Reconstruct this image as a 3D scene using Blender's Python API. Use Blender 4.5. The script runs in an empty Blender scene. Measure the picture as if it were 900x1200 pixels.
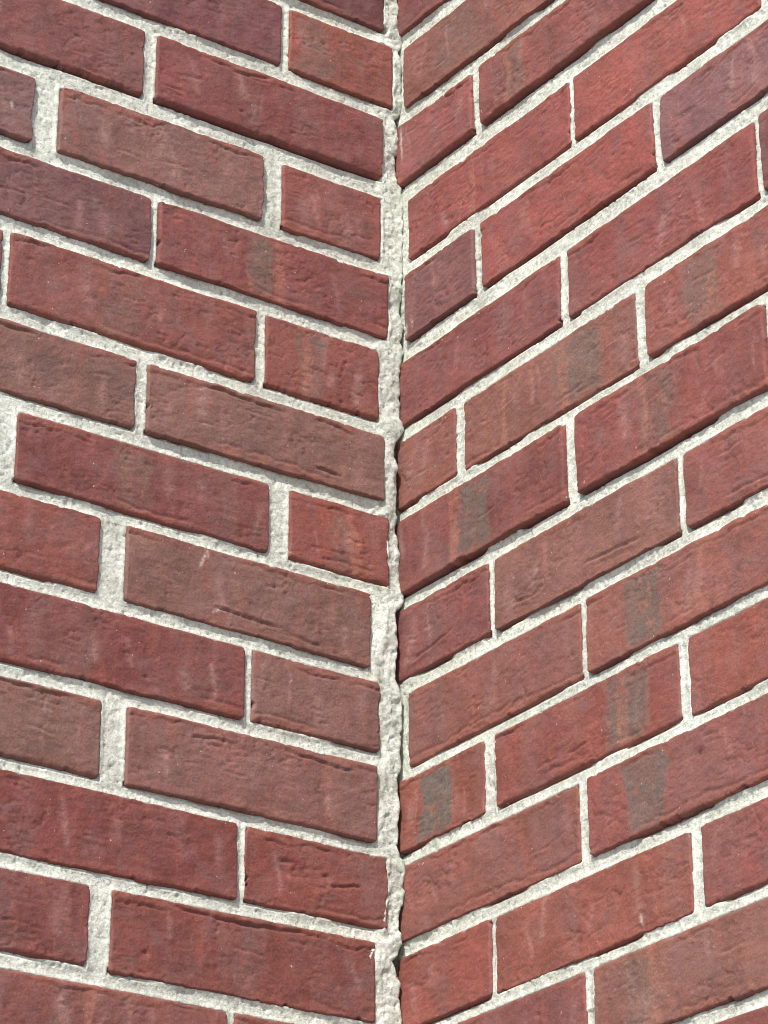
import bpy, math, random
import numpy as np

# ---------------------------------------------------------------- camera, sky, sun, exposure
scene = bpy.context.scene
C = scene.collection
Z0 = 2.889                     # height of the topmost joint in view above the ground
random.seed(5)

CAM_POS = (0.34802, -2.03797, Z0 - 1.38871)
CAM_R = (0.98437684, 0.17606065, -0.00221109)
CAM_U = (0.07737858, -0.42128493, 0.90362136)
CAM_F = (-0.15816066, 0.88967503, 0.42832645)
cam = bpy.data.cameras.new('camera')
cam_ob = bpy.data.objects.new('camera', cam)
C.objects.link(cam_ob)
from mathutils import Matrix
cam_ob.matrix_world = Matrix(((CAM_R[0], CAM_U[0], -CAM_F[0], CAM_POS[0]),
                              (CAM_R[1], CAM_U[1], -CAM_F[1], CAM_POS[1]),
                              (CAM_R[2], CAM_U[2], -CAM_F[2], CAM_POS[2]),
                              (0, 0, 0, 1)))
cam.sensor_fit = 'VERTICAL'
cam.sensor_height = 36.0
cam.lens = 3661.55 / 1200 * 36.0
cam.clip_start = 0.05
cam.clip_end = 2000
scene.camera = cam_ob

SUN_EL = math.radians(47)
SUN_AZ = math.radians(38)      # from the right wall's normal towards the left wall's normal
s2 = math.sqrt(.5)
nL = np.array((s2, -s2)); nR = np.array((-s2, -s2))
sv = math.cos(SUN_AZ) * nR + math.sin(SUN_AZ) * nL
sun_dir = (sv[0] * math.cos(SUN_EL), sv[1] * math.cos(SUN_EL), math.sin(SUN_EL))

world = bpy.data.worlds.new('World')
scene.world = world
world.use_nodes = True
wt = world.node_tree
wt.nodes.clear()
wo = wt.nodes.new('ShaderNodeOutputWorld')
wb = wt.nodes.new('ShaderNodeBackground')
ws = wt.nodes.new('ShaderNodeTexSky')
ws.sky_type = 'NISHITA'
ws.sun_disc = False
ws.sun_elevation = SUN_EL
ws.sun_rotation = math.atan2(sun_dir[0], sun_dir[1])
wb.inputs['Strength'].default_value = 0.13
wt.links.new(ws.outputs[0], wb.inputs[0])
wt.links.new(wb.outputs[0], wo.inputs[0])

from mathutils import Vector
sun = bpy.data.lights.new('sun', 'SUN')
sun.energy = 3.6
sun.angle = math.radians(0.5)
sun.color = (1.0, 0.975, 0.89)
sun_ob = bpy.data.objects.new('sun', sun)
sun_ob.rotation_euler = Vector(sun_dir).to_track_quat('Z', 'Y').to_euler()
sun_ob.location = (0, -4, Z0 + 3)
C.objects.link(sun_ob)

vs = scene.view_settings
vs.view_transform = 'Standard'
vs.look = 'None'
vs.gamma = 1.0
vs.use_curve_mapping = False
vs.exposure = 0.86
scene.cycles.filter_width = 1.0

# ---------------------------------------------------------------- layout of the two walls (mm along the wall from the corner, mm down from the top joint)
# bed joints: index -> (height at the corner, slope, thickness)
BED = {
 'L': {0: (-0.6, -0.0072, 11.7), 1: (-69.8, -0.0002, 13.6), 2: (-138.8, -0.0117, 16.5), 3: (-208.9, -0.0091, 12.5), 4: (-274.9, -0.0043, 11.8), 5: (-345.8, -0.0018, 11.6), 6: (-410.7, -0.0055, 11.6), 7: (-476.7, 0.0027, 9.7), 8: (-543.6, 0.005, 10.1), 9: (-606.7, -0.0016, 10.8), 10: (-673.4, 0.0043, 9.0), 11: (-735.0, -0.0072, 9.9), 12: (-802.9, 0.0039, 10.8), 13: (-869.4, 0.0039, 11.0)},
 'R': {0: (-0.4, -0.0082, 15.7), 1: (-70.0, -0.0143, 12.8), 2: (-138.3, 0.0026, 17.2), 3: (-206.6, 0.0025, 12.4), 4: (-276.6, 0.0123, 16.3), 5: (-344.2, 0.0026, 11.8), 6: (-410.2, -0.0034, 10.6), 7: (-480.6, -0.005, 11.9), 8: (-546.8, -0.0065, 11.5), 9: (-613.0, 0.0034, 8.6), 10: (-675.0, 0.004, 9.3), 11: (-740.0, 0.0074, 10.8), 12: (-802.8, 0.009, 8.3), 13: (-862.3, -0.0026, 10.2)}}
# courses in view: course -> bricks (from, to) and their clay tone as sRGB 0-255
ROWS = {
 'L': {
  0: [(15.1, 221, (115, 63, 65)), (230, 423.5, (122, 68, 70))],
  1: [(7.5, 103.8, (146, 78, 70)), (111.1, 304.6, (120, 66, 70)), (314.6, 508.1, (126, 72, 74))],
  2: [(17.9, 220.3, (131, 68, 68)), (230.4, 423.9, (128, 72, 72))],
  3: [(18.9, 108.2, (138, 74, 70)), (125.5, 299.0, (136, 88, 85)), (319.8, 513.3, (130, 86, 85))],
  4: [(12.4, 214.9, (134, 70, 68)), (220.6, 414.1, (119, 72, 74))],
  5: [(20.7, 121.0, (138, 74, 68)), (129.8, 331.7, (136, 74, 69)), (337.8, 531.3, (130, 74, 70))],
  6: [(17.0, 218.9, (133, 87, 81)), (227.8, 421.3, (130, 85, 80))],
  7: [(11.6, 98.6, (146, 73, 66)), (115.9, 318.8, (126, 66, 65)), (335.8, 529.3, (130, 70, 68))],
  8: [(28.5, 231.2, (133, 87, 81)), (251.7, 445.2, (136, 72, 66))],
  9: [(20.1, 127.8, (135, 87, 82)), (133.4, 340.0, (126, 63, 61)), (350.0, 530.4, (126, 66, 64))],
  10: [(23.5, 225.5, (139, 87, 82)), (244.9, 438.4, (129, 85, 79))],
  11: [(14.3, 130.1, (135, 69, 63)), (136.9, 345.0, (128, 63, 60)), (354.0, 533.9, (130, 66, 62))],
  12: [(24.4, 232.0, (126, 65, 60)), (248.3, 441.8, (128, 66, 63))],
  13: [(14, 136.5, (138, 74, 68)), (141.8, 335.3, (130, 72, 68)), (345.3, 538.8, (128, 70, 66))]},
 'R': {
  0: [(-9, 205, (126, 66, 66)), (214, 410, (130, 70, 68))],
  1: [(4.5, 250, (136, 80, 74)), (259, 460, (138, 78, 74))],
  2: [(-9, 92.3, (148, 80, 78)), (103.5, 310.0, (140, 76, 72)), (320.0, 520.5, (140, 76, 72))],
  3: [(6.0, 207.2, (146, 74, 71)), (212.5, 412.4, (155, 79, 74)), (418.1, 611.6, (150, 78, 72))],
  4: [(4.0, 91.1, (126, 76, 78)), (100.0, 297.6, (152, 76, 72)), (305.6, 499.1, (136, 85, 88))],
  5: [(-9, 190.3, (134, 71, 70)), (198.9, 397.8, (141, 71, 68)), (405.1, 598.6, (122, 68, 69))],
  6: [(-9, 64.9, (141, 80, 72)), (74.8, 270.8, (141, 85, 77)), (281.8, 475.3, (150, 81, 74))],
  7: [(-9, 191.3, (130, 70, 67)), (204.7, 398.4, (138, 73, 69)), (407.8, 601.3, (138, 76, 70))],
  8: [(-9, 100.9, (131, 71, 70)), (108.7, 305.7, (136, 86, 79)), (312.4, 505.9, (141, 79, 74))],
  9: [(4.0, 201.7, (140, 81, 75)), (208.9, 402.4, (144, 83, 76)), (412.4, 605.9, (140, 80, 76))],
  10: [(-9, 92.8, (141, 76, 67)), (105.3, 298.8, (140, 73, 67)), (307.7, 501.2, (150, 77, 69))],
  11: [(-9, 194.1, (141, 80, 73)), (203.7, 397.2, (141, 76, 71)), (407.2, 600.7, (140, 78, 74))],
  12: [(-9, 97.2, (146, 74, 67)), (101.2, 301.9, (146, 78, 69)), (312.2, 505.7, (141, 75, 70))],
  13: [(-9, 194.3, (132, 73, 71)), (202.6, 396.1, (140, 87, 79)), (406.1, 599.6, (136, 76, 70))]}}
# dark burnt bands and orange smears on single bricks: (wall, course, from, to, strength of a burnt band)
PATCH = [('L', 1, 63, 100, .8), ('L', 4, 115, 140, .9), ('L', 5, 225, 266, .66), ('L', 5, 70, 97, .8), ('L', 7, 208, 247, .74), ('L', 7, 46, 63, .66), ('R', 1, 52, 104, .78), ('R', 2, 134, 157, .85), ('R', 6, 183, 235, .95), ('R', 6, 319, 360, .85), ('R', 7, 68, 109, 1.0), ('R', 7, 268, 309, .85), ('R', 9, 248, 290, 1.0), ('R', 10, 16, 59, 1.15), ('R', 10, 219, 267, 1.0), ('R', 11, 240, 287, 1.0), ('R', 13, 231, 270, .85)]
STREAK = [('L', 4, 105, 115), ('L', 5, 84, 91), ('L', 7, 41, 49), ('L', 13, 242, 249), ('R', 3, 84, 92), ('R', 7, 61, 71), ('R', 10, 236, 247), ('R', 7, 274, 281), ('R', 6, 187, 200), ('R', 9, 324, 330), ('R', 2, 136, 142), ('R', 6, 118, 125), ('R', 13, 258, 267)]
# bricks that stand proud of (or behind) the wall face, mm
PROUD = {('R', 2, 1): 2.4, ('R', 7, 0): 2.2, ('R', 7, 1): 2.4, ('R', 5, 2): 1.0, ('R', 2, 0): 1.2, ('R', 4, 0): 1.2, ('R', 11, 1): 1.0,
         ('L', 4, 0): 1.2, ('L', 2, 0): 1.4, ('L', 6, 0): 1.6, ('L', 10, 0): 1.2, ('L', 3, 1): 1.0, ('R', 9, 1): 1.2, ('R', 1, 0): 1.6}
# long folds in the clay: (wall, course, from u, from v, to u, to v, depth) with v mm above the brick's lower edge
FOLD = [('L', 8, 165, 14, 105, 11, 1.5), ('L', 8, 100, 8, 70, 5, 1.0), ('R', 8, 205, 15, 270, 11, 1.5), ('R', 8, 128, 13, 160, 12, 1.2),
        ('R', 8, 5, 10, 60, 19, 1.3), ('R', 8, 350, 9, 400, 8, 1.2), ('R', 6, 180, 10, 215, 12, 1.0), ('L', 6, 80, 12, 55, 9, 1.4),
        ('L', 10, 180, 45, 140, 47, 1.2), ('L', 10, 100, 51, 40, 47, 1.3), ('L', 12, 190, 52, 120, 50, 1.2), ('L', 12, 140, 50, 75, 53, 1.4),
        ('L', 11, 65, 22, 35, 28, 1.2), ('L', 2, 160, 47, 120, 52, 1.2), ('L', 6, 400, 50, 300, 50, 1.4), ('L', 6, 180, 50, 100, 47, 1.3), ('L', 10, 330, 52, 270, 50, 1.2)]
# recess of the mortar bed by joint, as a factor
DEEP = {'L': {0: 1, 1: .95, 2: 1.1, 3: 1, 4: .9, 5: .75, 6: .85, 7: .85, 8: .8, 9: .9, 10: .8, 11: .85, 12: .9, 13: .9},
        'R': {0: 1.2, 1: .75, 2: 1.2, 3: .75, 4: 1.15, 5: .9, 6: .9, 7: 1.05, 8: 1.0, 9: .7, 10: .75, 11: 1.0, 12: .7, 13: 1.2}}
# open gap between a bed and the bricks above it, mm deep (others: 3.2 here and there)
GAP = {('R', 7): 10.0, ('R', 2): 8.0, ('R', 4): 4.0, ('L', 2): 4.0}
# pale scuffs on the faces: (wall, course, u, v, half width, half height, lean)
FLECK = [('L', 8, 170, 46, 1.3, 5.5, .35), ('L', 8, 166, 52, 1.0, 3, -.3), ('L', 3, 338, 25, 1.2, 3, 0), ('R', 12, 253, 9, 1.2, 4, .3), ('R', 4, 7, 8, 1.6, 5, 0), ('R', 4, 15, 9, 1.2, 3, 0), ('R', 2, 3, 34, 1.2, 14, .05), ('L', 8, 158, 12, 1.6, 3, 1.0)]
# ragged free edge of the corner mortar: (height, distance from the corner)
CRACK = [(40, 1.9), (12, 1.2), (11, -7.5), (4, -8), (-4, -0.3), (-9, 1.3), (-26, -2.5), (-62, -2.3), (-70, 3.3), (-76, 4.1), (-128, 3.6), (-131, -2.7), (-158, -2.5), (-184, -2.3), (-207, -1.2), (-245, 1.0), (-255, -1.3), (-268, 2.7), (-275, -2.8), (-289, 0.5), (-332, 1.5), (-338, -3.1), (-344, 0.0), (-356, 7.0), (-366, 8.6), (-374, 4.8), (-382, 4.8), (-411, 6.5), (-444, 3.6), (-471, 2.3), (-479, -0.7), (-487, 6.1), (-491, 7.6), (-512, 5.5), (-542, 7.9), (-551, 3.4), (-557, 0.5), (-576, -0.1), (-589, 5.9), (-597, 5.9), (-606, 2.3), (-615, 5.3), (-622, 5.3), (-648, 6.2), (-675, 5.6), (-678, -0.2), (-687, -0.9), (-700, 1.4), (-710, 2.9), (-728, 5.1), (-737, 3.0), (-746, 6.6), (-751, 12.4), (-756, 8.1), (-765, 4.6), (-779, 3.3), (-794, 1.9)]

K_TOP, K_FINE0, K_FINE1, K_COARSE, K_BASE = -6, -1, 15, 18, 41      # courses; the last one stands on the ground
U_END = 640.0
for w in 'LR':
    b0, b13 = BED[w][0], BED[w][13]
    for k in range(K_TOP - 1, 0):
        BED[w][k] = (b0[0] - 68.0 * k, b0[1] * .5, 12.0)
    for k in range(14, K_BASE + 1):
        BED[w][k] = (b13[0] - 67.4 * (k - 13), 0.0, 11.0)
    for k in list(range(K_TOP, 0)) + list(range(14, K_BASE + 1)):
        first = [(14, 132.0), (24, 224.0)] if w == 'L' else [(-9, 194.0), (-9, 97.0)]
        odd = k % 2 == 1
        a, b = first[0] if odd else first[1]
        row, cur = [], b + 9
        tn = lambda: random.choice([(126, 66, 64), (132, 72, 68), (124, 83, 74), (138, 76, 70), (120, 70, 72), (142, 78, 70)])
        row.append((a, b, tn()))
        while cur < U_END - 100:
            row.append((cur, cur + 194, tn()))
            cur += 203
        ROWS[w][k] = row
    for k in ROWS[w]:                                   # carry every course on past the frame
        r = ROWS[w][k]
        while r[-1][1] < U_END - 60:
            e = r[-1][1]
            r.append((e + 9.5, e + 203, random.choice([(126, 66, 64), (132, 72, 68), (138, 76, 70), (124, 83, 74)])))

# ---------------------------------------------------------------- numpy noise
def _hash(ix, iy, seed):
    h = (ix.astype(np.int64) * 374761393 + iy.astype(np.int64) * 668265263 + int(seed) * 1442695041) & 0x7fffffff
    h = ((h ^ (h >> 13)) * 1274126177) & 0x7fffffff
    h = ((h ^ (h >> 16)) * 2246822519) & 0x7fffffff
    return ((h >> 7) & 0xffff) / 65535.0

def vnoise(x, y, seed):
    x, y = np.broadcast_arrays(np.asarray(x, float), np.asarray(y, float))
    ix, iy = np.floor(x), np.floor(y)
    fx, fy = x - ix, y - iy
    fx = fx * fx * fx * (fx * (fx * 6 - 15) + 10); fy = fy * fy * fy * (fy * (fy * 6 - 15) + 10)
    a, b = _hash(ix, iy, seed), _hash(ix + 1, iy, seed)
    c, d = _hash(ix, iy + 1, seed), _hash(ix + 1, iy + 1, seed)
    return (a + (b - a) * fx) * (1 - fy) + (c + (d - c) * fx) * fy      # 0..1

def fbm(x, y, seed, o=3):
    v, a, t = 0, 1.0, 0
    for i in range(o):
        v = v + a * (vnoise(x * 2 ** i + 7.3 * i, y * 2 ** i + 3.1 * i, seed + 17 * i) - .5); t += a; a *= .5
    return v / t * 2                                                     # about -1..1

def sstep(a, b, x):
    t = np.clip((x - a) / (b - a), 0, 1)
    return t * t * (3 - 2 * t)

# ---------------------------------------------------------------- materials
def lin(c):
    return tuple(((v / 255 + .055) / 1.055) ** 2.4 if v > 10 else v / 255 / 12.92 for v in c)

class NT:
    def __init__(s, name):
        s.m = bpy.data.materials.new(name); s.m.use_nodes = True
        s.t = s.m.node_tree; s.t.nodes.clear()
        s.out = s.t.nodes.new('ShaderNodeOutputMaterial')
        s.b = s.t.nodes.new('ShaderNodeBsdfPrincipled')
        s.link(s.b.outputs[0], s.out.inputs[0])
    def link(s, a, b): s.t.links.new(a, b)
    def put(s, v, sock):
        if isinstance(v, bpy.types.NodeSocket): s.link(v, sock)
        else: sock.default_value = v
    def pos(s, scale=(1, 1, 1)):
        g = s.t.nodes.new('ShaderNodeNewGeometry')
        if scale == (1, 1, 1): return g.outputs['Position']
        v = s.t.nodes.new('ShaderNodeVectorMath'); v.operation = 'MULTIPLY'
        s.link(g.outputs['Position'], v.inputs[0]); v.inputs[1].default_value = scale
        return v.outputs[0]
    def noise(s, vec, scale, detail=3, rough=.55, dist=0):
        n = s.t.nodes.new('ShaderNodeTexNoise'); s.link(vec, n.inputs['Vector'])
        n.inputs['Scale'].default_value = scale; n.inputs['Detail'].default_value = detail
        n.inputs['Roughness'].default_value = rough; n.inputs['Distortion'].default_value = dist
        return n.outputs[0]
    def ramp(s, v, a, b, lo=0.0, hi=1.0):
        n = s.t.nodes.new('ShaderNodeMapRange'); n.clamp = True
        s.put(v, n.inputs[0])
        for i, q in enumerate((a, b, lo, hi)): n.inputs[1 + i].default_value = q
        return n.outputs[0]
    def math(s, op, a, b=0.0):
        n = s.t.nodes.new('ShaderNodeMath'); n.operation = op
        s.put(a, n.inputs[0]); s.put(b, n.inputs[1]); return n.outputs[0]
    def mix(s, f, a, b, mode='MIX'):
        n = s.t.nodes.new('ShaderNodeMix'); n.data_type = 'RGBA'; n.blend_type = mode
        s.put(f, n.inputs[0])
        for v, k in ((a, 6), (b, 7)):
            s.put((*v, 1) if isinstance(v, tuple) else v, n.inputs[k])
        return n.outputs[2]
    def attr(s, name, kind='GEOMETRY'):
        n = s.t.nodes.new('ShaderNodeAttribute'); n.attribute_type = kind; n.attribute_name = name
        return n
    def scale_col(s, col, f):
        n = s.t.nodes.new('ShaderNodeVectorMath'); n.operation = 'SCALE'
        s.put(col, n.inputs[0]); s.put(f, n.inputs[3]); return n.outputs[0]
    def bump(s, h, dist, strength=1.0, prev=None):
        n = s.t.nodes.new('ShaderNodeBump'); n.inputs['Strength'].default_value = strength
        n.inputs['Distance'].default_value = dist; s.link(h, n.inputs['Height'])
        if prev: s.link(prev, n.inputs['Normal'])
        return n.outputs[0]

CLAY = 0.74           # clay tone list -> albedo
def brick_material():
    n = NT('fired_clay')
    p = n.pos(); ph = n.pos((1, 1, 1.3)); pv = n.pos((3.0, 3.0, .8))
    col = n.scale_col(n.attr('tone', 'OBJECT').outputs['Color'], CLAY)
    big = n.noise(p, 24, 4, .6)
    col = n.scale_col(col, n.ramp(big, .3, .7, .80, 1.18))
    smudge = n.ramp(n.noise(n.pos((1.6, 1.6, 1)), 26, 6, .7, .5), .56, .70)
    col = n.mix(n.math('MULTIPLY', smudge, .34), col, (.082, .044, .042))
    pale = n.ramp(n.noise(n.pos((2, 2, 1.1)), 33, 6, .75, .6), .60, .72)
    col = n.mix(n.math('MULTIPLY', pale, .40), col, (.30, .150, .125))
    mauve = n.ramp(n.noise(p, 38, 5, .65, .6), .5, .68)
    col = n.mix(n.math('MULTIPLY', mauve, .5), col, (.138, .078, .076))
    zone = n.ramp(n.noise(n.pos((3.2, 3.2, .9)), 8, 3, .6, .4), .5, .66)
    col = n.mix(n.math('MULTIPLY', zone, .38), col, (.165, .090, .080))
    red = n.ramp(n.noise(pv, 30, 4, .6, .3), .55, .7)
    col = n.mix(n.math('MULTIPLY', red, .42), col, (.235, .068, .047))
    patch = n.ramp(n.math('ADD', n.math('MULTIPLY', n.attr('patch').outputs['Fac'], .50), n.noise(n.pos((1.5, 1.5, 1)), 52, 8, .8, .4)), .72, 1.10)
    patch = n.math('MULTIPLY', patch, n.ramp(n.attr('patch').outputs['Fac'], .05, .3))
    grey = n.ramp(n.attr('patch').outputs['Fac'], .7, 1.1)
    col = n.mix(n.math('MULTIPLY', patch, .95), col, n.mix(grey, (.140, .088, .070), (.104, .084, .073)))
    tan = n.math('MULTIPLY', n.attr('patch').outputs['Fac'], n.ramp(n.noise(p, 75, 4, .6, .8), .57, .68))
    col = n.mix(n.math('MULTIPLY', tan, .7), col, (.255, .105, .058))
    st = n.math('MULTIPLY', n.attr('streak').outputs['Fac'], n.ramp(n.noise(p, 90, 4, .7), .36, .6, .3, 1))
    col = n.mix(n.math('MULTIPLY', st, .6), col, (.29, .115, .080))
    wipe = n.math('MULTIPLY', n.attr('wipe').outputs['Fac'], n.ramp(n.noise(p, 110, 3, .6), .35, .65, .3, 1))
    col = n.mix(n.math('MULTIPLY', wipe, .6), col, (.30, .165, .145))
    lip = n.math('MULTIPLY', n.attr('lip').outputs['Fac'], n.ramp(n.noise(p, 70, 4, .6), .3, .6, .35, 1))
    col = n.mix(n.math('MULTIPLY', lip, .6), col, (.235, .082, .058))
    drag = n.noise(ph, 150, 4, .7)
    col = n.scale_col(col, n.ramp(drag, .25, .75, .82, 1.18))
    grain = n.noise(p, 700, 2, .7)
    col = n.scale_col(col, n.ramp(grain, .25, .75, .76, 1.24))
    dark = n.ramp(n.noise(ph, 210, 3, .6, .5), .64, .74)
    col = n.mix(n.math('MULTIPLY', dark, .28), col, (.055, .026, .024))
    speck = n.ramp(n.noise(p, 330, 1, .5), .785, .80)
    col = n.mix(n.math('MULTIPLY', speck, .7), col, (.50, .34, .28))
    fl = n.math('MULTIPLY', n.attr('fleck').outputs['Fac'], n.ramp(n.noise(p, 260, 3, .7), .36, .58, .15, 1))
    col = n.mix(n.math('MULTIPLY', fl, .8), col, (.52, .42, .37))
    n.link(col, n.b.inputs['Base Color'])
    n.b.inputs['Roughness'].default_value = .82
    n.b.inputs['Specular IOR Level'].default_value = .28
    b1 = n.bump(n.noise(ph, 170, 5, .65, .3), .0014, .42)
    b2 = n.bump(n.noise(p, 620, 4, .7), .0006, .85, b1)
    n.link(b2, n.b.inputs['Normal'])
    return n.m

def mortar_material():
    n = NT('sandy_mortar')
    p = n.pos()
    f = n.ramp(n.noise(p, 45, 4, .6), .3, .7)
    col = n.mix(f, (.45, .452, .388), (.645, .648, .572))
    col = n.scale_col(col, n.ramp(n.noise(p, 11, 5, .65), .3, .7, .84, 1.06))
    g = n.noise(p, 300, 5, .85)
    col = n.scale_col(col, n.ramp(g, .32, .66, .58, 1.20))
    d = n.ramp(n.noise(p, 380, 2, .6), .63, .70)
    col = n.mix(n.math('MULTIPLY', d, .7), col, (.24, .235, .215))
    n.link(col, n.b.inputs['Base Color'])
    n.b.inputs['Roughness'].default_value = .95
    n.b.inputs['Specular IOR Level'].default_value = .15
    b1 = n.bump(n.noise(p, 300, 4, .75), .0016, .8)
    b2 = n.bump(n.noise(p, 900, 3, .7), .0006, .8, b1)
    n.link(b2, n.b.inputs['Normal'])
    return n.m

def ground_material():
    n = NT('concrete_paving')
    p = n.pos()
    col = n.mix(n.noise(p, 1.5, 5, .6), (.30, .285, .26), (.42, .40, .37))
    col = n.scale_col(col, n.ramp(n.noise(p, 140, 4, .7), .3, .7, .85, 1.12))
    n.link(col, n.b.inputs['Base Color'])
    n.b.inputs['Roughness'].default_value = .9
    n.link(n.bump(n.noise(p, 90, 5, .7), .003, .6), n.b.inputs['Normal'])
    return n.m

M_BRICK, M_MORTAR, M_GROUND = brick_material(), mortar_material(), ground_material()

# ---------------------------------------------------------------- mesh helpers
def mesh_from(name, verts, quads, mat, attrs=None, extra=None):
    me = bpy.data.meshes.new(name)
    nv, nq = len(verts), len(quads)
    extra = extra or []
    loops = np.concatenate([np.asarray(quads, np.int32).ravel()] + [np.asarray(e, np.int32) for e in extra])
    starts = list(range(0, nq * 4, 4)); s = nq * 4
    for e in extra:
        starts.append(s); s += len(e)
    me.vertices.add(nv); me.vertices.foreach_set('co', np.asarray(verts, np.float32).ravel())
    me.loops.add(len(loops)); me.loops.foreach_set('vertex_index', loops)
    me.polygons.add(len(starts)); me.polygons.foreach_set('loop_start', np.asarray(starts, np.int32))
    me.polygons.foreach_set('use_smooth', np.ones(len(starts), bool))
    for k, v in (attrs or {}).items():
        a = me.attributes.new(k, 'FLOAT', 'POINT'); a.data.foreach_set('value', np.asarray(v, np.float32).ravel())
    me.materials.append(mat)
    me.update(calc_edges=True); me.validate()
    return me

def bed_z(w, k, u):
    a, b, g = BED[w][k]
    return a + b * u

def nodes_1d(L, step, edge):
    n = max(2, int(round((L - 2 * edge[-1]) / step)))
    mid = np.linspace(edge[-1], L - edge[-1], n + 1)
    e = np.array(edge[:-1])
    return np.concatenate([e, mid, (L - e)[::-1]])

def brick_mesh(w, k, i, u0, u1, fine, seed):
    """one brick, local metres: x along the wall, z up, front face towards -y, origin at its centre"""
    L = u1 - u0
    edge = [0, .35, .8, 1.4, 2.2, 3.2, 4.4] if fine else [0, 1.2, 3.5]
    xs = nodes_1d(L, 1.15 if fine else 16, edge)
    Hm = 57.0
    ys = nodes_1d(Hm, 1.15 if fine else 12, edge)
    X, T = np.meshgrid(xs, ys, indexing='ij')
    U = u0 + X
    gb, gt = BED[w][k][2], BED[w][k - 1][2]
    zb = bed_z(w, k, U) + gb / 2 - .1
    zt = bed_z(w, k - 1, U) - gt / 2 - .2
    Hh = zt - zb
    Y = T / Hm * Hh
    rng = np.random.RandomState(seed)
    sx = seed * 13.7
    eL, eR, eB, eT = X, L - X, Y, Hh - Y
    # ragged outline
    def edge_off(t, sd, amp):
        o = amp * (fbm(t / 22 + sx, 0 * t, sd, 2) * .8 + fbm(t / 4.5 + sx, 0 * t + 5, sd + 3, 3) * .7)
        return o - amp * 2.6 * sstep(.80, .90, vnoise(t / 8 + sx, 0 * t + 9, sd + 5)) * vnoise(t / 2.1, 0 * t, sd + 6)       # bites
    fade = lambda e: np.clip(1 - e / 9, 0, 1) ** 2
    dY = -edge_off(X, seed + 1, rng.uniform(.4, 1.0)) * fade(eB) + edge_off(X, seed + 2, rng.uniform(.4, .9)) * fade(eT)
    dX = -edge_off(Y, seed + 3, rng.uniform(.4, 1.2)) * fade(eL) + edge_off(Y, seed + 4, rng.uniform(.4, 1.2)) * fade(eR)
    rc = rng.uniform(2.5, 6.5, 4); cc = rng.uniform(.5, 2.0, 4)
    for q, (ea, eb, sgx, sgy) in enumerate(((eL, eB, 1, 1), (eL, eT, 1, -1), (eR, eB, -1, 1), (eR, eT, -1, -1))):
        f = np.clip(1 - np.maximum(ea, eb) / rc[q], 0, 1) if False else np.clip(1 - ea / rc[q], 0, 1) ** 2 * np.clip(1 - eb / rc[q], 0, 1) ** 2
        dX += sgx * cc[q] * f * .8; dY += sgy * cc[q] * f * .8
    # rounded arrises
    def drop(e, R):
        q = np.clip(1 - e / R, 0, 1)
        return R * (1 - np.sqrt(np.clip(1 - q * q, 0, 1)))
    eb_, et_, ee_ = rng.uniform(.45, 1.25), rng.uniform(.35, 1.3), rng.uniform(.5, 1.5)
    Rb = eb_ * (3.4 if w == 'L' else 2.2) + 1.0 * fbm(X / 30 + sx, 0 * X, seed + 6, 2)
    Rt = et_ * 1.7 + .4 * fbm(X / 24 + sx, 0 * X + 2, seed + 7, 2)
    Re = ee_ * 1.7 + .3 * fbm(Y / 20 + sx, 0 * X + 4, seed + 8, 2)
    h = -np.sqrt(drop(eB, Rb) ** 2 + drop(eT, Rt) ** 2 + drop(eL, Re) ** 2 + drop(eR, Re) ** 2)
    x, y = X + sx * 11, Y
    inner = sstep(0, 4, np.minimum(np.minimum(eL, eR), np.minimum(eB, eT)))
    h += .85 * fbm(x / 34, y / 21, seed + 10, 3)
    h += .36 * fbm(x / 11, y / 7.5, seed + 11, 3) * (.4 + .6 * inner)
    rid = 1 - np.abs(fbm(x / 13 + .3 * fbm(x / 9, y / 9, seed + 14, 2), y / 6, seed + 12, 3))
    msk = sstep(.52, .80, vnoise(x / 24, y / 15, seed + 13))
    h -= .8 * np.clip(rid - .84, 0, 1) / .16 * msk * inner
    h += .55 * fbm(x / 17 + .6 * fbm(y / 30, x / 60, seed + 16, 2), y / 60, seed + 17, 2)           # upright smears and dents                        # creases
    h += .24 * fbm(x / 4.2, y / 2.1, seed + 15, 2)
    # rolled lip along the top, folded over the face
    ex = sstep(.40, .70, vnoise(x / 38, 0 * x + 3, seed + 20)) * (1.0 if rng.rand() < .85 else .3)
    yb = Hh - (5.2 + 4.2 * (vnoise(x / 27, 0 * x, seed + 21) - .35) + 1.8 * fbm(x / 7, 0 * x, seed + 22, 2))
    h -= .85 * ex * vnoise(x / 14, 0 * x, seed + 23) * 1.5 * np.exp(-((y - yb) / .9) ** 2)
    h += .35 * ex * sstep(0, 2, y - yb)
    lip = sstep(-.8, 1.0, y - yb) * (.35 + .65 * ex)
    # drag roll along the bottom
    ex2 = sstep(.48, .72, vnoise(x / 33, 0 * x + 8, seed + 24)) * (1.0 if rng.rand() < .6 else .25)
    y2 = 6.5 + 4 * (vnoise(x / 29, 0 * x, seed + 25) - .5) + 1.5 * fbm(x / 8, 0 * x, seed + 26, 2)
    h -= .75 * ex2 * np.exp(-((y - y2) / 1.1) ** 2)
    h -= .5 * ex2 * sstep(0, 6, y2 - y)
    lip = np.maximum(lip, .8 * sstep(-.8, 1.5, y2 - y) * (.35 + .65 * ex2))
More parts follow.
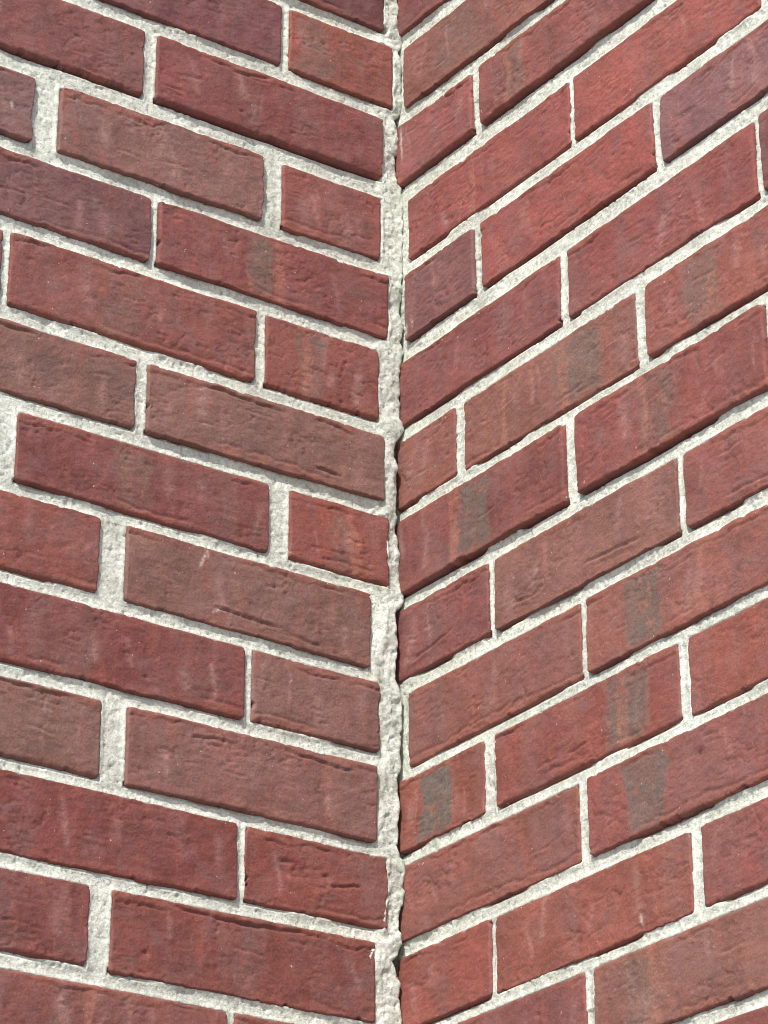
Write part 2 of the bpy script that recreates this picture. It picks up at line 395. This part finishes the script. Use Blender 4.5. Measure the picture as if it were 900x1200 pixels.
    # folds: the listed ones and a few short ones of its own
    def fold(xa, ya, xb, yb_, dep, wd=1.0):
        nonlocal h
        d = np.array((xb - xa, yb_ - ya), float); ln = np.hypot(*d) + 1e-6; d /= ln
        t = (X - xa) * d[0] + (Y - ya) * d[1]
        s = -(X - xa) * d[1] + (Y - ya) * d[0] + .9 * fbm(X / 8 + sx, Y / 8, seed + 30, 2) * 1.2
        prof = sstep(0, .18, t / ln) * sstep(1, .82, t / ln)
        h -= dep * prof * np.exp(-(s / wd) ** 2)
        h += .4 * dep * prof * np.exp(-((s + 2.2) / 1.8) ** 2)
    for f in FOLD:
        if f[0] == w and f[1] == k and u0 - 5 <= min(f[2], f[4]) and max(f[2], f[4]) <= u1 + 5:
            fold(f[2] - u0, f[3], f[4] - u0, f[5], f[6])
    for _ in range(rng.randint(0, 3)):
        xa = rng.uniform(8, max(9, L - 40)); ya = rng.uniform(8, 46)
        fold(xa, ya, xa + rng.uniform(8, 28), ya + rng.uniform(-3, 3), rng.uniform(.5, 1.0), .8)
    for _ in range(rng.randint(0, 3)):                                              # pits
        px, py, pr = rng.uniform(6, L - 6), rng.uniform(6, 50), rng.uniform(.9, 1.9)
        h -= rng.uniform(.6, 1.4) * np.exp(-(((X - px) / 1.5) ** 2 + (Y - py) ** 2) / pr ** 2)
    proud = PROUD.get((w, k, i), rng.uniform(-.7, .7))
    h += proud + rng.uniform(-.6, .6) * (Y / Hh - .5) + rng.uniform(-.8, .8) * (X / L - .5)
    # colour marks
    patch = np.zeros_like(X); streak = np.zeros_like(X)
    wob = 9 * fbm(U / 20, Y / 20 + sx, seed + 40, 4)
    for (pw, pk, a, b, ps) in PATCH:
        if pw == w and pk == k and a >= u0 - 3 and b <= u1 + 3:
            patch = np.maximum(patch, ps * sstep(-4, 5, U + wob - a) * sstep(4, -5, U + wob - b) * sstep(0, 3.5, eB) * (.55 + .45 * sstep(1, 6, eT)))
    for (pw, pk, a, b) in STREAK:
        if pw == w and pk == k and a >= u0 - 3 and b <= u1 + 3:
            streak = np.maximum(streak, sstep(-1.5, 2, U + .7 * wob - a) * sstep(1.5, -2, U + .7 * wob - b))
    wipe = np.zeros_like(X); fleck = np.zeros_like(X)
    for (pw, pk, fu, fv, fw, fh, fl) in FLECK:
        if pw == w and pk == k and u0 <= fu <= u1:
            fleck = np.maximum(fleck, np.exp(-((U - fu + fl * (Y - fv) + .12 * wob) / fw) ** 2 - ((Y - fv) / fh) ** 4))
    for _ in range(rng.randint(2, 6)):
        c, wd, y0, hh = rng.uniform(8, L - 8), rng.uniform(1.2, 5.5), rng.uniform(5, 28), rng.uniform(14, 34)
        sl = rng.uniform(-.25, .25)
        wipe = np.maximum(wipe, np.exp(-((X + .5 * wob + sl * (Y - 28) - c) / wd) ** 2) * sstep(y0 - 4, y0 + 4, Y) * sstep(y0 + hh + 4, y0 + hh - 4, Y) * rng.uniform(.35, 1))
    # to local metres
    uc = (u0 + u1) / 2
    zc = float(np.mean((zb + zt) / 2))
    lx = (X + dX + u0 - uc) / 1000
    lz = (zb + Y + dY - zc) / 1000
    ly = -h / 1000
    sg = -1.0 if w == 'L' else 1.0
    nx, ny = X.shape
    V = np.stack([sg * lx, ly, lz], -1).reshape(-1, 3)
    idx = np.arange(nx * ny).reshape(nx, ny)
    q = np.stack([idx[:-1, :-1], idx[1:, :-1], idx[1:, 1:], idx[:-1, 1:]], -1).reshape(-1, 4)
    ring = np.concatenate([idx[:-1, 0], idx[-1, :-1], idx[:0:-1, -1], idx[0, :0:-1]])
    B = V[ring].copy(); B[:, 1] = .085
    base = len(V); m = len(ring)
    rb = base + np.arange(m); rn = np.roll(ring, -1); rbn = np.roll(rb, -1)
    q2 = np.stack([rn, ring, rb, rbn], -1)
    back = rb[::-1]
    quads = np.concatenate([q, q2])
    if sg < 0:
        quads = quads[:, ::-1]; back = back[::-1]
    pad = lambda a: np.concatenate([a.reshape(-1), a.reshape(-1)[ring]])
    me = mesh_from('brick', np.concatenate([V, B]), quads, M_BRICK,
                   dict(patch=pad(patch), streak=pad(streak), lip=pad(np.clip(lip, 0, 1)), fleck=pad(fleck), wipe=pad(np.clip(wipe, 0, 1))), [back])
    return me, (sg * uc / 1000, 0.0, zc / 1000)

# ---------------------------------------------------------------- the setting
def ground():
    n, R = 24, 600.0
    g = np.sinh(np.linspace(-6, 6, n)) / math.sinh(6) * R
    X, Y = np.meshgrid(g, g, indexing='ij')
    idx = np.arange(n * n).reshape(n, n)
    q = np.stack([idx[:-1, :-1], idx[1:, :-1], idx[1:, 1:], idx[:-1, 1:]], -1).reshape(-1, 4)
    me = mesh_from('ground', np.stack([X, Y, 0 * X], -1).reshape(-1, 3), q, M_GROUND)
    o = bpy.data.objects.new('ground', me); C.objects.link(o)
    o['kind'] = 'structure'
ground()

# ---------------------------------------------------------------- the two brick walls
def brick_rects(w):
    for k, row in ROWS[w].items():
        for i, (a, b, t) in enumerate(row):
            yield k, i, a, b, t

def axis(parts):
    out = []
    for a, b, s in parts:
        out.append(np.arange(a, b - 1e-6, s))
    out.append(np.array([parts[-1][1]]))
    return np.concatenate(out)

def mortar(w, root):
    u_lo = -2.0 if w == 'L' else -22.0
    us = axis([(u_lo, 440.0, 1.1), (440.0, U_END, 5.0)])
    zs = axis([(-1120.0, -960.0, 5.0), (-960.0, 60.0, 1.0), (60.0, 440.0, 5.0)])
    Ug, Zg = np.meshgrid(us, zs, indexing='ij')
    D = np.full(Ug.shape, 99.0); deep = np.ones(Ug.shape)
    bed = np.full(Ug.shape, 99.0); under = np.zeros(Ug.shape)
    for k in range(K_TOP, K_COARSE):
        dk = np.abs(Zg - bed_z(w, k, Ug)) - BED[w][k][2] / 2
        m = dk < bed
        bed = np.where(m, dk, bed); deep = np.where(m, DEEP[w].get(k, 1.0), deep)
    for k, i, a, b, t in brick_rects(w):
        if k >= K_COARSE: continue
        i0, i1 = np.searchsorted(us, [a - 25, b + 25])
        zlo, zhi = bed_z(w, k, (a + b) / 2) - 30, bed_z(w, k - 1, (a + b) / 2) + 30
        j0, j1 = np.searchsorted(zs, [zlo, zhi])
        if i1 <= i0 or j1 <= j0: continue
        u, z = Ug[i0:i1, j0:j1], Zg[i0:i1, j0:j1]
        zb = bed_z(w, k, u) + BED[w][k][2] / 2 - .1
        zt = bed_z(w, k - 1, u) - BED[w][k - 1][2] / 2 - .2
        dx = np.maximum(a - u, u - b); dz = np.maximum(zb - z, z - zt)
        d = np.where((dx > 0) & (dz > 0), np.hypot(np.maximum(dx, 0), np.maximum(dz, 0)), np.maximum(dx, dz))
        under[i0:i1, j0:j1] = np.maximum(under[i0:i1, j0:j1], np.where(dx < .5, sstep(2.1, 1.1, zb - z) * (zb - z > -3), 0))
        D[i0:i1, j0:j1] = np.minimum(D[i0:i1, j0:j1], d)
    sd = 900 if w == 'L' else 950
    if w == 'L':
        top = {}
    rec = (3.3 if w == 'L' else 2.7) * (deep * (.66 + .34 * sstep(0, 4.0, D))) + 2.2 * np.clip(-D - .4, 0, 5)
    rec = rec * (1 + .22 * fbm(Ug / 45, Zg / 45, sd, 2))
    rec = rec - .40 * fbm(Ug / 11, Zg / 6, sd + 3, 2) - .30 * fbm(Ug / 2.6, Zg / 2.6, sd + 5, 2)
    rec = rec + .8 * sstep(.80, .92, vnoise(Ug / 2.8, Zg / 3.3, sd + 6))            # lost sand grains
    gate = sstep(.30, .62, vnoise(Ug / 38, Zg / 20, sd + 8)) * (1.0 if w == 'R' else .6)
    gap = np.full(Ug.shape, 3.2)
    for (gw, gk), gd in GAP.items():
        if gw == w:
            m = np.abs(Zg - bed_z(w, gk, Ug)) < 20
            gap = np.where(m, gd, gap); gate = np.where(m, sstep(.12, .35, vnoise(Ug / 60, Zg / 60, sd + 9)), gate)
    rec = rec + gap * gate * under                                                   # shrinkage gap under the brick above
    h = -rec
    U2, Z2 = Ug.copy(), Zg.copy()
    if w == 'L':                                         # corner joint: thick, lumpy, torn free edge
        cz = np.array([c[0] for c in CRACK])[::-1]; cu = np.array([c[1] for c in CRACK])[::-1]
        uc = np.interp(zs, cz, cu) * .85 - .9 + 1.3 * fbm(zs / 9, 0 * zs, 77, 4) - 1.5 * sstep(.62, .8, vnoise(zs / 16, 0 * zs, 78))
        lim = 46.0
        m = Ug <= lim
        t = (Ug - u_lo) / (lim - u_lo)
        U2 = np.where(m, uc[None, :] + t * (lim - uc[None, :]), Ug)
        e = U2 - uc[None, :]
        strip = sstep(30, 12, Ug)
        strip = strip * sstep(-.7, .5, D)
        h = h + strip * (1.9 + 2.5 * fbm(U2 / 14, Zg / 17, 81, 3) + .8 * fbm(U2 / 4.5, Zg / 5, 83, 2))
        R = 2.6
        h = h - np.where(e < R, R * (1 - np.sqrt(np.clip(1 - (1 - e / R) ** 2, 0, 1))), 0)
    sg = -1.0 if w == 'L' else 1.0
    nu, nz = Ug.shape
    V = np.stack([sg * U2 / 1000, -h / 1000, Z2 / 1000], -1)
    idx = np.arange(nu * nz).reshape(nu, nz)
    q = np.stack([idx[:-1, :-1], idx[1:, :-1], idx[1:, 1:], idx[:-1, 1:]], -1)
    Dq = np.minimum(np.minimum(D[:-1, :-1], D[1:, :-1]), np.minimum(D[1:, 1:], D[:-1, 1:]))
    Dx = np.maximum(np.maximum(D[:-1, :-1], D[1:, :-1]), np.maximum(D[1:, 1:], D[:-1, 1:]))
    keep = Dx > -5.0
    V = V.reshape(-1, 3)
    def emit(name, sel, extra_q=None, extra_v=None):
        qq = q[sel]
        if extra_q is not None: qq = np.concatenate([qq, extra_q])
        vv = V if extra_v is None else np.concatenate([V, extra_v])
        used, inv = np.unique(qq.ravel(), return_inverse=True)
        qq = inv.reshape(-1, 4)
        if sg < 0: qq = qq[:, ::-1]
        return vv[used], qq
    o_list = []
    if w == 'L':
        corner = np.zeros_like(keep); corner[us[:-1] < 9.5, :] = True
        # torn edge runs back into the crack
        ed = V.reshape(nu, nz, 3)[0]
        ex = np.concatenate([ed + np.array([-.0006, .006, 0]), ed + np.array([-.001, .028, 0])])
        b0 = len(V); r1 = b0 + np.arange(nz); r2 = r1 + nz
        eq = np.concatenate([np.stack([r1[:-1], idx[0, :-1], idx[0, 1:], r1[1:]], -1), np.stack([r2[:-1], r1[:-1], r1[1:], r2[1:]], -1)])
        v, f = emit('corner_joint', keep & corner, eq, ex)
        o_list.append(('corner_joint', v, f))
        v, f = emit('mortar', keep & ~corner)
    else:
        v, f = emit('mortar', keep)
    # bed of mortar behind and between the bricks, full height of the wall
    ua, ub = (-.030, U_END / 1000) if w == 'L' else (-.095, U_END / 1000)
    def box(xa, xb, ya, yb, za, zb):
        p = np.array([(x, y, z) for x in (xa, xb) for y in (ya, yb) for z in (za, zb)])
        return p, np.array([(0, 1, 3, 2), (4, 6, 7, 5), (0, 4, 5, 1), (2, 3, 7, 6), (0, 2, 6, 4), (1, 5, 7, 3)])
    xa, xb = sorted((sg * ua, sg * ub))
    for pv, pq in (box(xa, xb, .030, .095, -Z0, .440), box(min(sg * .001, xb) if sg > 0 else xa, xb if sg > 0 else -.001, .0045, .031, -Z0, -1.118)):
        f = np.concatenate([f, pq + len(v)]); v = np.concatenate([v, pv])
    o_list.append(('mortar', v, f))
    for nm, v, f in o_list:
        me = mesh_from(nm, v, f, M_MORTAR)
        o = bpy.data.objects.new(nm, me); C.objects.link(o)
        o.parent = root; o.location = (0, 0, Z0)

LABELS = {('L', 4, 0): 'red brick with a grey burnt band and an orange smear', ('L', 8, 0): 'brown brick with a long fold along its lower edge',
          ('L', 5, 0): 'short red brick mottled with tan and grey', ('L', 1, 0): 'short orange brick with a tan grey band',
          ('L', 7, 1): 'purple red brick with a grey burnt band', ('L', 5, 1): 'red brick with a brown band',
          ('R', 7, 0): 'red brick with a dark burnt band and an orange smear', ('R', 10, 0): 'short red brick with a dark grey burnt blotch',
          ('R', 9, 1): 'mauve brick with a dark grey band', ('R', 10, 1): 'red brick with a dark burnt band near one end',
          ('R', 11, 1): 'red brick with a dark mottled band', ('R', 6, 1): 'mauve brown brick with a dark band', ('R', 3, 1): 'bright orange red brick',
          ('R', 4, 1): 'bright orange red brick', ('R', 8, 1): 'brown brick with long folds', ('L', 6, 0): 'smooth brown brick', ('R', 7, 1): 'red brick with a tan burnt band'}

def wall(w, name, label):
    root = bpy.data.objects.new(name, None); C.objects.link(root)
    root.empty_display_size = .3
    root.rotation_euler = (0, 0, math.radians(45 if w == 'L' else -45))
    root['label'] = label; root['category'] = 'wall'; root['kind'] = 'thing'; root['group'] = 'brick walls meeting in the corner'
    mortar(w, root)
    shared = {}
    seed = 100 if w == 'L' else 500
    for k, i, a, b, t in brick_rects(w):
        seed += 1
        fine = K_FINE0 <= k < K_FINE1 - 1 and a < 440
        if k >= K_COARSE - 1 or k < K_FINE0 - 3:
            key = round(b - a)
            if key not in shared: shared[key] = brick_mesh(w, k, i, a, b, False, seed)[0]
            me = shared[key]
            zc = (bed_z(w, k, 0) + bed_z(w, k - 1, 0)) / 2000
            loc = ((-1 if w == 'L' else 1) * (a + b) / 2000, 0, zc)
        else:
            me, loc = brick_mesh(w, k, i, a, b, fine, seed)
        o = bpy.data.objects.new('brick', me); C.objects.link(o)
        o.parent = root
        o.location = (loc[0], loc[1], loc[2] + Z0)
        o['tone'] = tuple(c * f for c, f in zip(lin(t), (.92, 1.10, 1.02)))
        if (w, k, i) in LABELS: o['label'] = LABELS[(w, k, i)]
    return root

wall('L', 'brick_wall', 'red brick wall left of the corner, with wide joints and ragged mortar filling the corner')
wall('R', 'brick_wall', 'brighter red brick wall right of the corner, courses rising away to the right')
